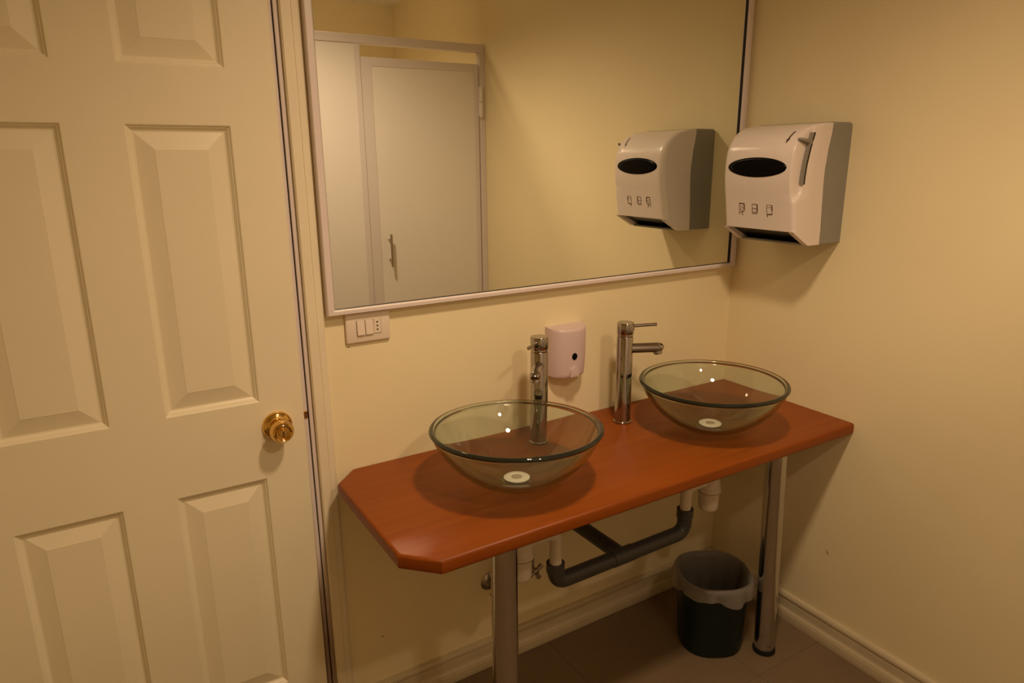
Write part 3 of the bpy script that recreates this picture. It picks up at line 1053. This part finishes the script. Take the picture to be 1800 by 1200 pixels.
# ------------------------------------------------------------------ waste bin with liner
BX, BY, BHH = -0.2985, -0.2745, 0.246
wb = thing('waste_bin', 'dark green plastic waste bin lined with a thin white bag under the counter', 'bin', (BX, BY, 0))
ROT = 1.05
def bin_r(a, hx, n=2.5):
    c, s = abs(math.cos(a - ROT)), abs(math.sin(a - ROT))
    return hx / ((c ** n + s ** n) ** (1 / n))
def bin_ring(bm, hx, z, N=64, wob=None, hz=None):
    out = []
    for k in range(N):
        a = 2 * PI * k / N
        r = bin_r(a, hx)
        zz = z
        if wob:
            r += wob(a)
        if hz:
            zz += hz(a)
        out.append(bm.verts.new((BX + r * math.cos(a), BY + r * math.sin(a), zz)))
    return out
def skin(bm, rings, cap0=False, cap1=False):
    for A, B in zip(rings[:-1], rings[1:]):
        n = len(A)
        for i in range(n):
            bm.faces.new((A[i], A[(i + 1) % n], B[(i + 1) % n], B[i]))
    if cap0:
        bm.faces.new(rings[0])
    if cap1:
        bm.faces.new(rings[-1])
bm = bmesh.new()
HT, HB = 0.1065, 0.0940
prof = [(HB - 0.006, 0.0), (HB, 0.004), (HB + 0.002, 0.02), (HT, BHH - 0.012), (HT + 0.005, BHH - 0.010), (HT + 0.005, BHH), (HT + 0.001, BHH), (HT - 0.0035, BHH - 0.012), (HB - 0.003, 0.006)]
skin(bm, [bin_ring(bm, h, z) for h, z in prof], True, True)
obj('body', bm, 'bin', wb, True, auto=40)
random.seed(11)
ph = [random.uniform(0, 2 * PI) for _ in range(8)]
w_in = lambda a: 0.0035 * math.sin(7 * a + ph[0]) + 0.0025 * math.sin(13 * a + ph[1])
w_sk = lambda a: 0.0045 * math.sin(6 * a + ph[2]) + 0.0035 * math.sin(11 * a + ph[3]) + 0.002 * math.sin(19 * a + ph[4])
w_hz = lambda a: 0.008 * math.sin(3 * a + ph[5]) + 0.005 * math.sin(8 * a + ph[6])
# lower outside, upper inside
bm = bmesh.new()
NB = 128
rings = [bin_ring(bm, 0.055, 0.030, NB, lambda a: 2 * w_in(a)),
         bin_ring(bm, 0.074, 0.060, NB, lambda a: 2.0 * w_in(a)),
         bin_ring(bm, 0.084, 0.120, NB, lambda a: 1.2 * w_in(a)),
         bin_ring(bm, 0.0920, 0.190, NB, lambda a: 0.8 * w_in(a) - 0.001),
         bin_ring(bm, HT - 0.0075, BHH - 0.012, NB, lambda a: 0.3 * w_in(a)),
         bin_ring(bm, HT - 0.001, BHH + 0.0035, NB),
         bin_ring(bm, HT + 0.007, BHH + 0.0020, NB),
         bin_ring(bm, HT + 0.0105, BHH - 0.008, NB, lambda a: 0.3 * abs(w_sk(a))),
         bin_ring(bm, HT + 0.0140, BHH - 0.020, NB, lambda a: 0.7 * w_sk(a), lambda a: 0.5 * w_hz(a)),
         bin_ring(bm, HT + 0.0170, BHH - 0.036, NB, w_sk, w_hz)]
skin(bm, rings, True)
obj('bag', bm, 'bag', wb, True)

# ------------------------------------------------------------------ toilet stall behind the camera, seen in the mirror
SY = -1.684        # front face
st = thing('stall_partition', 'white toilet stall partition with pale frame, seen in the mirror', 'partition', (-0.70, SY, 0))
obj('top_rail', boxm(-1.30, 0.0, SY - 0.035, SY + 0.003, 2.0, 2.038, 0.002, 1), 'stall_frame', st)
obj('post', boxm(-0.676, -0.648, SY - 0.035, SY + 0.002, 0.0, 2.0, 0.002, 1), 'stall_frame', st)
obj('post', boxm(-0.030, 0.0, SY - 0.035, SY + 0.002, 0.0, 2.0, 0.002, 1), 'stall_frame', st)
obj('post', boxm(-1.30, -1.262, SY - 0.035, SY + 0.002, 0.0, 2.0, 0.002, 1), 'stall_frame', st)
obj('fixed_panel', boxm(-1.262, -0.676, SY - 0.022, SY - 0.003, 0.12, 2.0), 'stall', st)
sdr = thing('stall_door', 'white toilet stall door with steel bar handle, seen in the mirror', 'door', (-0.34, SY, 0.10))
DA, DBX, DZ0, DZ1 = -0.6465, -0.0385, 0.12, 1.945
obj('door_panel', boxm(DA + 0.04, DBX - 0.02, SY - 0.020, SY - 0.002, DZ0 + 0.02, DZ1 - 0.02), 'stall', sdr)
obj('frame_stile', boxm(DA, DA + 0.050, SY - 0.028, SY + 0.001, DZ0, DZ1, 0.0015, 1), 'stall_frame', sdr)
obj('frame_stile', boxm(DBX - 0.027, DBX, SY - 0.028, SY + 0.001, DZ0, DZ1, 0.0015, 1), 'stall_frame', sdr)
obj('frame_rail', boxm(DA + 0.05, DBX - 0.027, SY - 0.028, SY + 0.001, DZ1 - 0.038, DZ1, 0.0015, 1), 'stall_frame', sdr)
obj('frame_rail', boxm(DA + 0.05, DBX - 0.027, SY - 0.028, SY + 0.001, DZ0, DZ0 + 0.05, 0.0015, 1), 'stall_frame', sdr)
HX, HY = -0.555, SY + 0.032
bm = bmesh.new()
tube(bm, [(HX, HY, 0.980), (HX, HY, 1.138)], 0.0058, 14)
hd = obj('handle', bm, 'steel', sdr, True, auto=50)
for z in (1.012, 1.110):
    obj('handle_standoff', lathem((HX, SY - 0.002, z), (0, 1, 0), [(0.0045, 0), (0.0045, 0.034)], 12), 'steel', hd, True, auto=40)
for z0 in (1.692, 0.35):
    bm = bmesh.new()
    lathe(bm, (-0.0285, SY + 0.008, z0), (0, 0, 1), [(0.0085, 0.0), (0.0095, 0.003), (0.0095, 0.070), (0.0085, 0.0725)], 16)
    hg = obj('hinge', bm, 'stall', sdr, True, auto=40)
    bm = bmesh.new()
    lathe(bm, (-0.0285, SY + 0.008, z0), (0, 0, 1), [(0.0085, 0.0765), (0.0095, 0.079), (0.0095, 0.146), (0.0085, 0.1485)], 16)
    obj('hinge_knuckle', bm, 'stall', hg, True, auto=40)
    obj('hinge_leaf', boxm(-0.040, -0.004, SY + 0.001, SY + 0.004, z0 + 0.005, z0 + 0.143), 'alu', hg)

# ------------------------------------------------------------------ small marks on the walls
wbk, wrt = bpy.data.objects['wall_back'], bpy.data.objects['wall_right']
M['mark'] = mat('wall_mark', (0.30, 0.21, 0.10), 0.8)
for mx_, mz_, r_ in ((-1.3192, 1.0603, 0.0022), (-1.2822, 0.2329, 0.0026)):
    obj('nail_hole', lathem((mx_, 0.0, mz_), (0, -1, 0), [(r_, 0.0), (r_ * 0.6, 0.0006), (0.0, 0.0004)], 12, False, False), 'mark', wbk)
bm = bmesh.new()
tube(bm, [(0.0006, -0.4510, 0.3140), (-0.0002, -0.4560, 0.3070), (0.0006, -0.4610, 0.3010)], [0.0012, 0.0020, 0.0010], 8)
obj('scuff', bm, 'mark', wrt)
